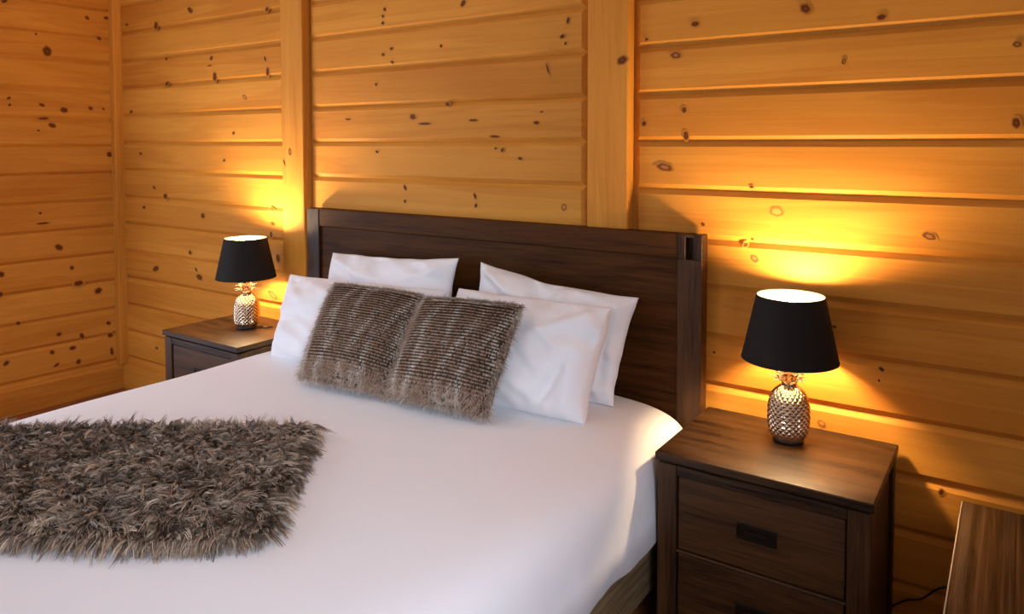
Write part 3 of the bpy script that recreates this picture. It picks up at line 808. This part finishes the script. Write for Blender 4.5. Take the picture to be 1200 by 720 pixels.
# ------------------------------------------------------------------ low table at the right and its cable
tb = thing('low_table', (-.117, -.016, 0), 'weathered dark wooden low table with worn pale edge, right of the near nightstand', 'table')
TW, TDp, TZ = .62, 1.15, .482
x = 0
m = MB(); w5 = (TW - .012) / 5
for i in range(5):
    m.box((.012 + i * w5, -TDp, TZ - .032), (.012 + (i + 1) * w5 - .0006, 0, TZ), .0012, (.2, .55, .85, .4, .7)[i])
m.build('top', M_table, tb)
m = MB(); m.box((0.0085, -TDp, TZ - .031), (.0118, 0, TZ - .0005), .0012); m.build('worn_edge', M_worn, tb)['label'] = 'pale worn edge strip'
for lx in (.03, TW - .095):
    for ly in (-.095, -TDp + .03):
        m = MB(); m.box((lx, ly, 0), (lx + .065, ly + .065, TZ - .032), .003); m.build('leg', M_dz, tb)
for lo, hi in (((.04, -TDp + .095, TZ - .11), (.06, -.095, TZ - .032)), ((TW - .06, -TDp + .095, TZ - .11), (TW - .04, -.095, TZ - .032))):
    m = MB(); m.box(lo, hi, .002); m.build('apron', M_dy, tb)
for lo, hi in (((.095, -.06, TZ - .11), (TW - .095, -.04, TZ - .032)), ((.095, -TDp + .04, TZ - .11), (TW - .095, -TDp + .06, TZ - .032))):
    m = MB(); m.box(lo, hi, .002); m.build('apron', M_dx, tb)
holder = thing('power_cable', (-.2, -.012, .15), 'black cable along the wall between the near nightstand and the low table', 'cable')
c = cord(holder, [(-.14, .002, -.1455), (-.10, .004, -.06), (-.045, .004, -.002), (0.0, .004, .020), (.04, .004, .062), (.085, .004, .086), (.15, .004, .100), (.24, .004, .09)])
c.name = 'wire'

# ------------------------------------------------------------------ light and camera
w = bpy.data.worlds.new('sky'); SC.world = w; w.use_nodes = True
bg = w.node_tree.nodes['Background']; bg.inputs[0].default_value = (.62, .74, 1, 1); bg.inputs[1].default_value = .6
def area(name, loc, rot, sx, sy, power, col):
    d = bpy.data.lights.new(name, 'AREA'); d.shape = 'RECTANGLE'; d.size = sx; d.size_y = sy; d.energy = power; d.color = col
    o = bpy.data.objects.new(name, d); COL.objects.link(o); o.location = loc; o.rotation_euler = rot
    return o
DAY = (.70, .80, 1)
area('front_fill_light', ((WX0 + WX1) / 2, YF + .03, (WZ0 + WZ1) / 2), (PI / 2, 0, 0), WX1 - WX0 - .1, WZ1 - WZ0 - .1, 15, DAY)  # soft cool fill set in the added front window
pl = LO + LU * (sum(WIN_L) / 2) + LN * .03 + Zv * 1.15
o = area('side_window_daylight', pl[:], (0, 0, 0), 1.5, 1.75, 56, DAY)
o.rotation_euler = (PI / 2, 0, -PI / 2 - math.atan(LT))
o = area('right_fill_light', (XR - .26, -3.0, 1.6), (0, 0, 0), .75, .95, 9, (.72, .82, 1))  # added cool fill, narrowed and aimed at the near side of the bed
o.rotation_euler = (Vector((-1.15, -1.35, .5)) - o.location).to_track_quat('-Z', 'Y').to_euler(); o.data.spread = math.radians(52)

cam = bpy.data.cameras.new('camera'); co = bpy.data.objects.new('camera', cam); COL.objects.link(co)
cam.sensor_fit = 'HORIZONTAL'; cam.sensor_width = 36; cam.lens = 867 / 1200 * 36
cam.shift_x = (600 - 620) / 1200; cam.shift_y = (209 - 360) / 1200
cam.clip_start = .05
Rm = [[.833622816, .0248203353, -.551776178], [.552333884, -.0365020654, .832823439], [.000529986897, -.9990255, -.0441380667]]
co.matrix_world = Matrix(((Rm[0][0], -Rm[0][1], -Rm[0][2], 0), (Rm[1][0], -Rm[1][1], -Rm[1][2], -2.318), (Rm[2][0], -Rm[2][1], -Rm[2][2], 1.45), (0, 0, 0, 1)))
SC.camera = co
SC.view_settings.view_transform = 'Standard'; SC.view_settings.look = 'None'
SC.view_settings.gamma = 1; SC.view_settings.use_curve_mapping = False
SC.view_settings.exposure = 0.0
SC.cycles.max_bounces = 10; SC.cycles.diffuse_bounces = 5; SC.cycles.glossy_bounces = 5
SC.cycles.sample_clamp_indirect = 6
SC.cycles.caustics_reflective = True
SC.cycles.use_denoising = True
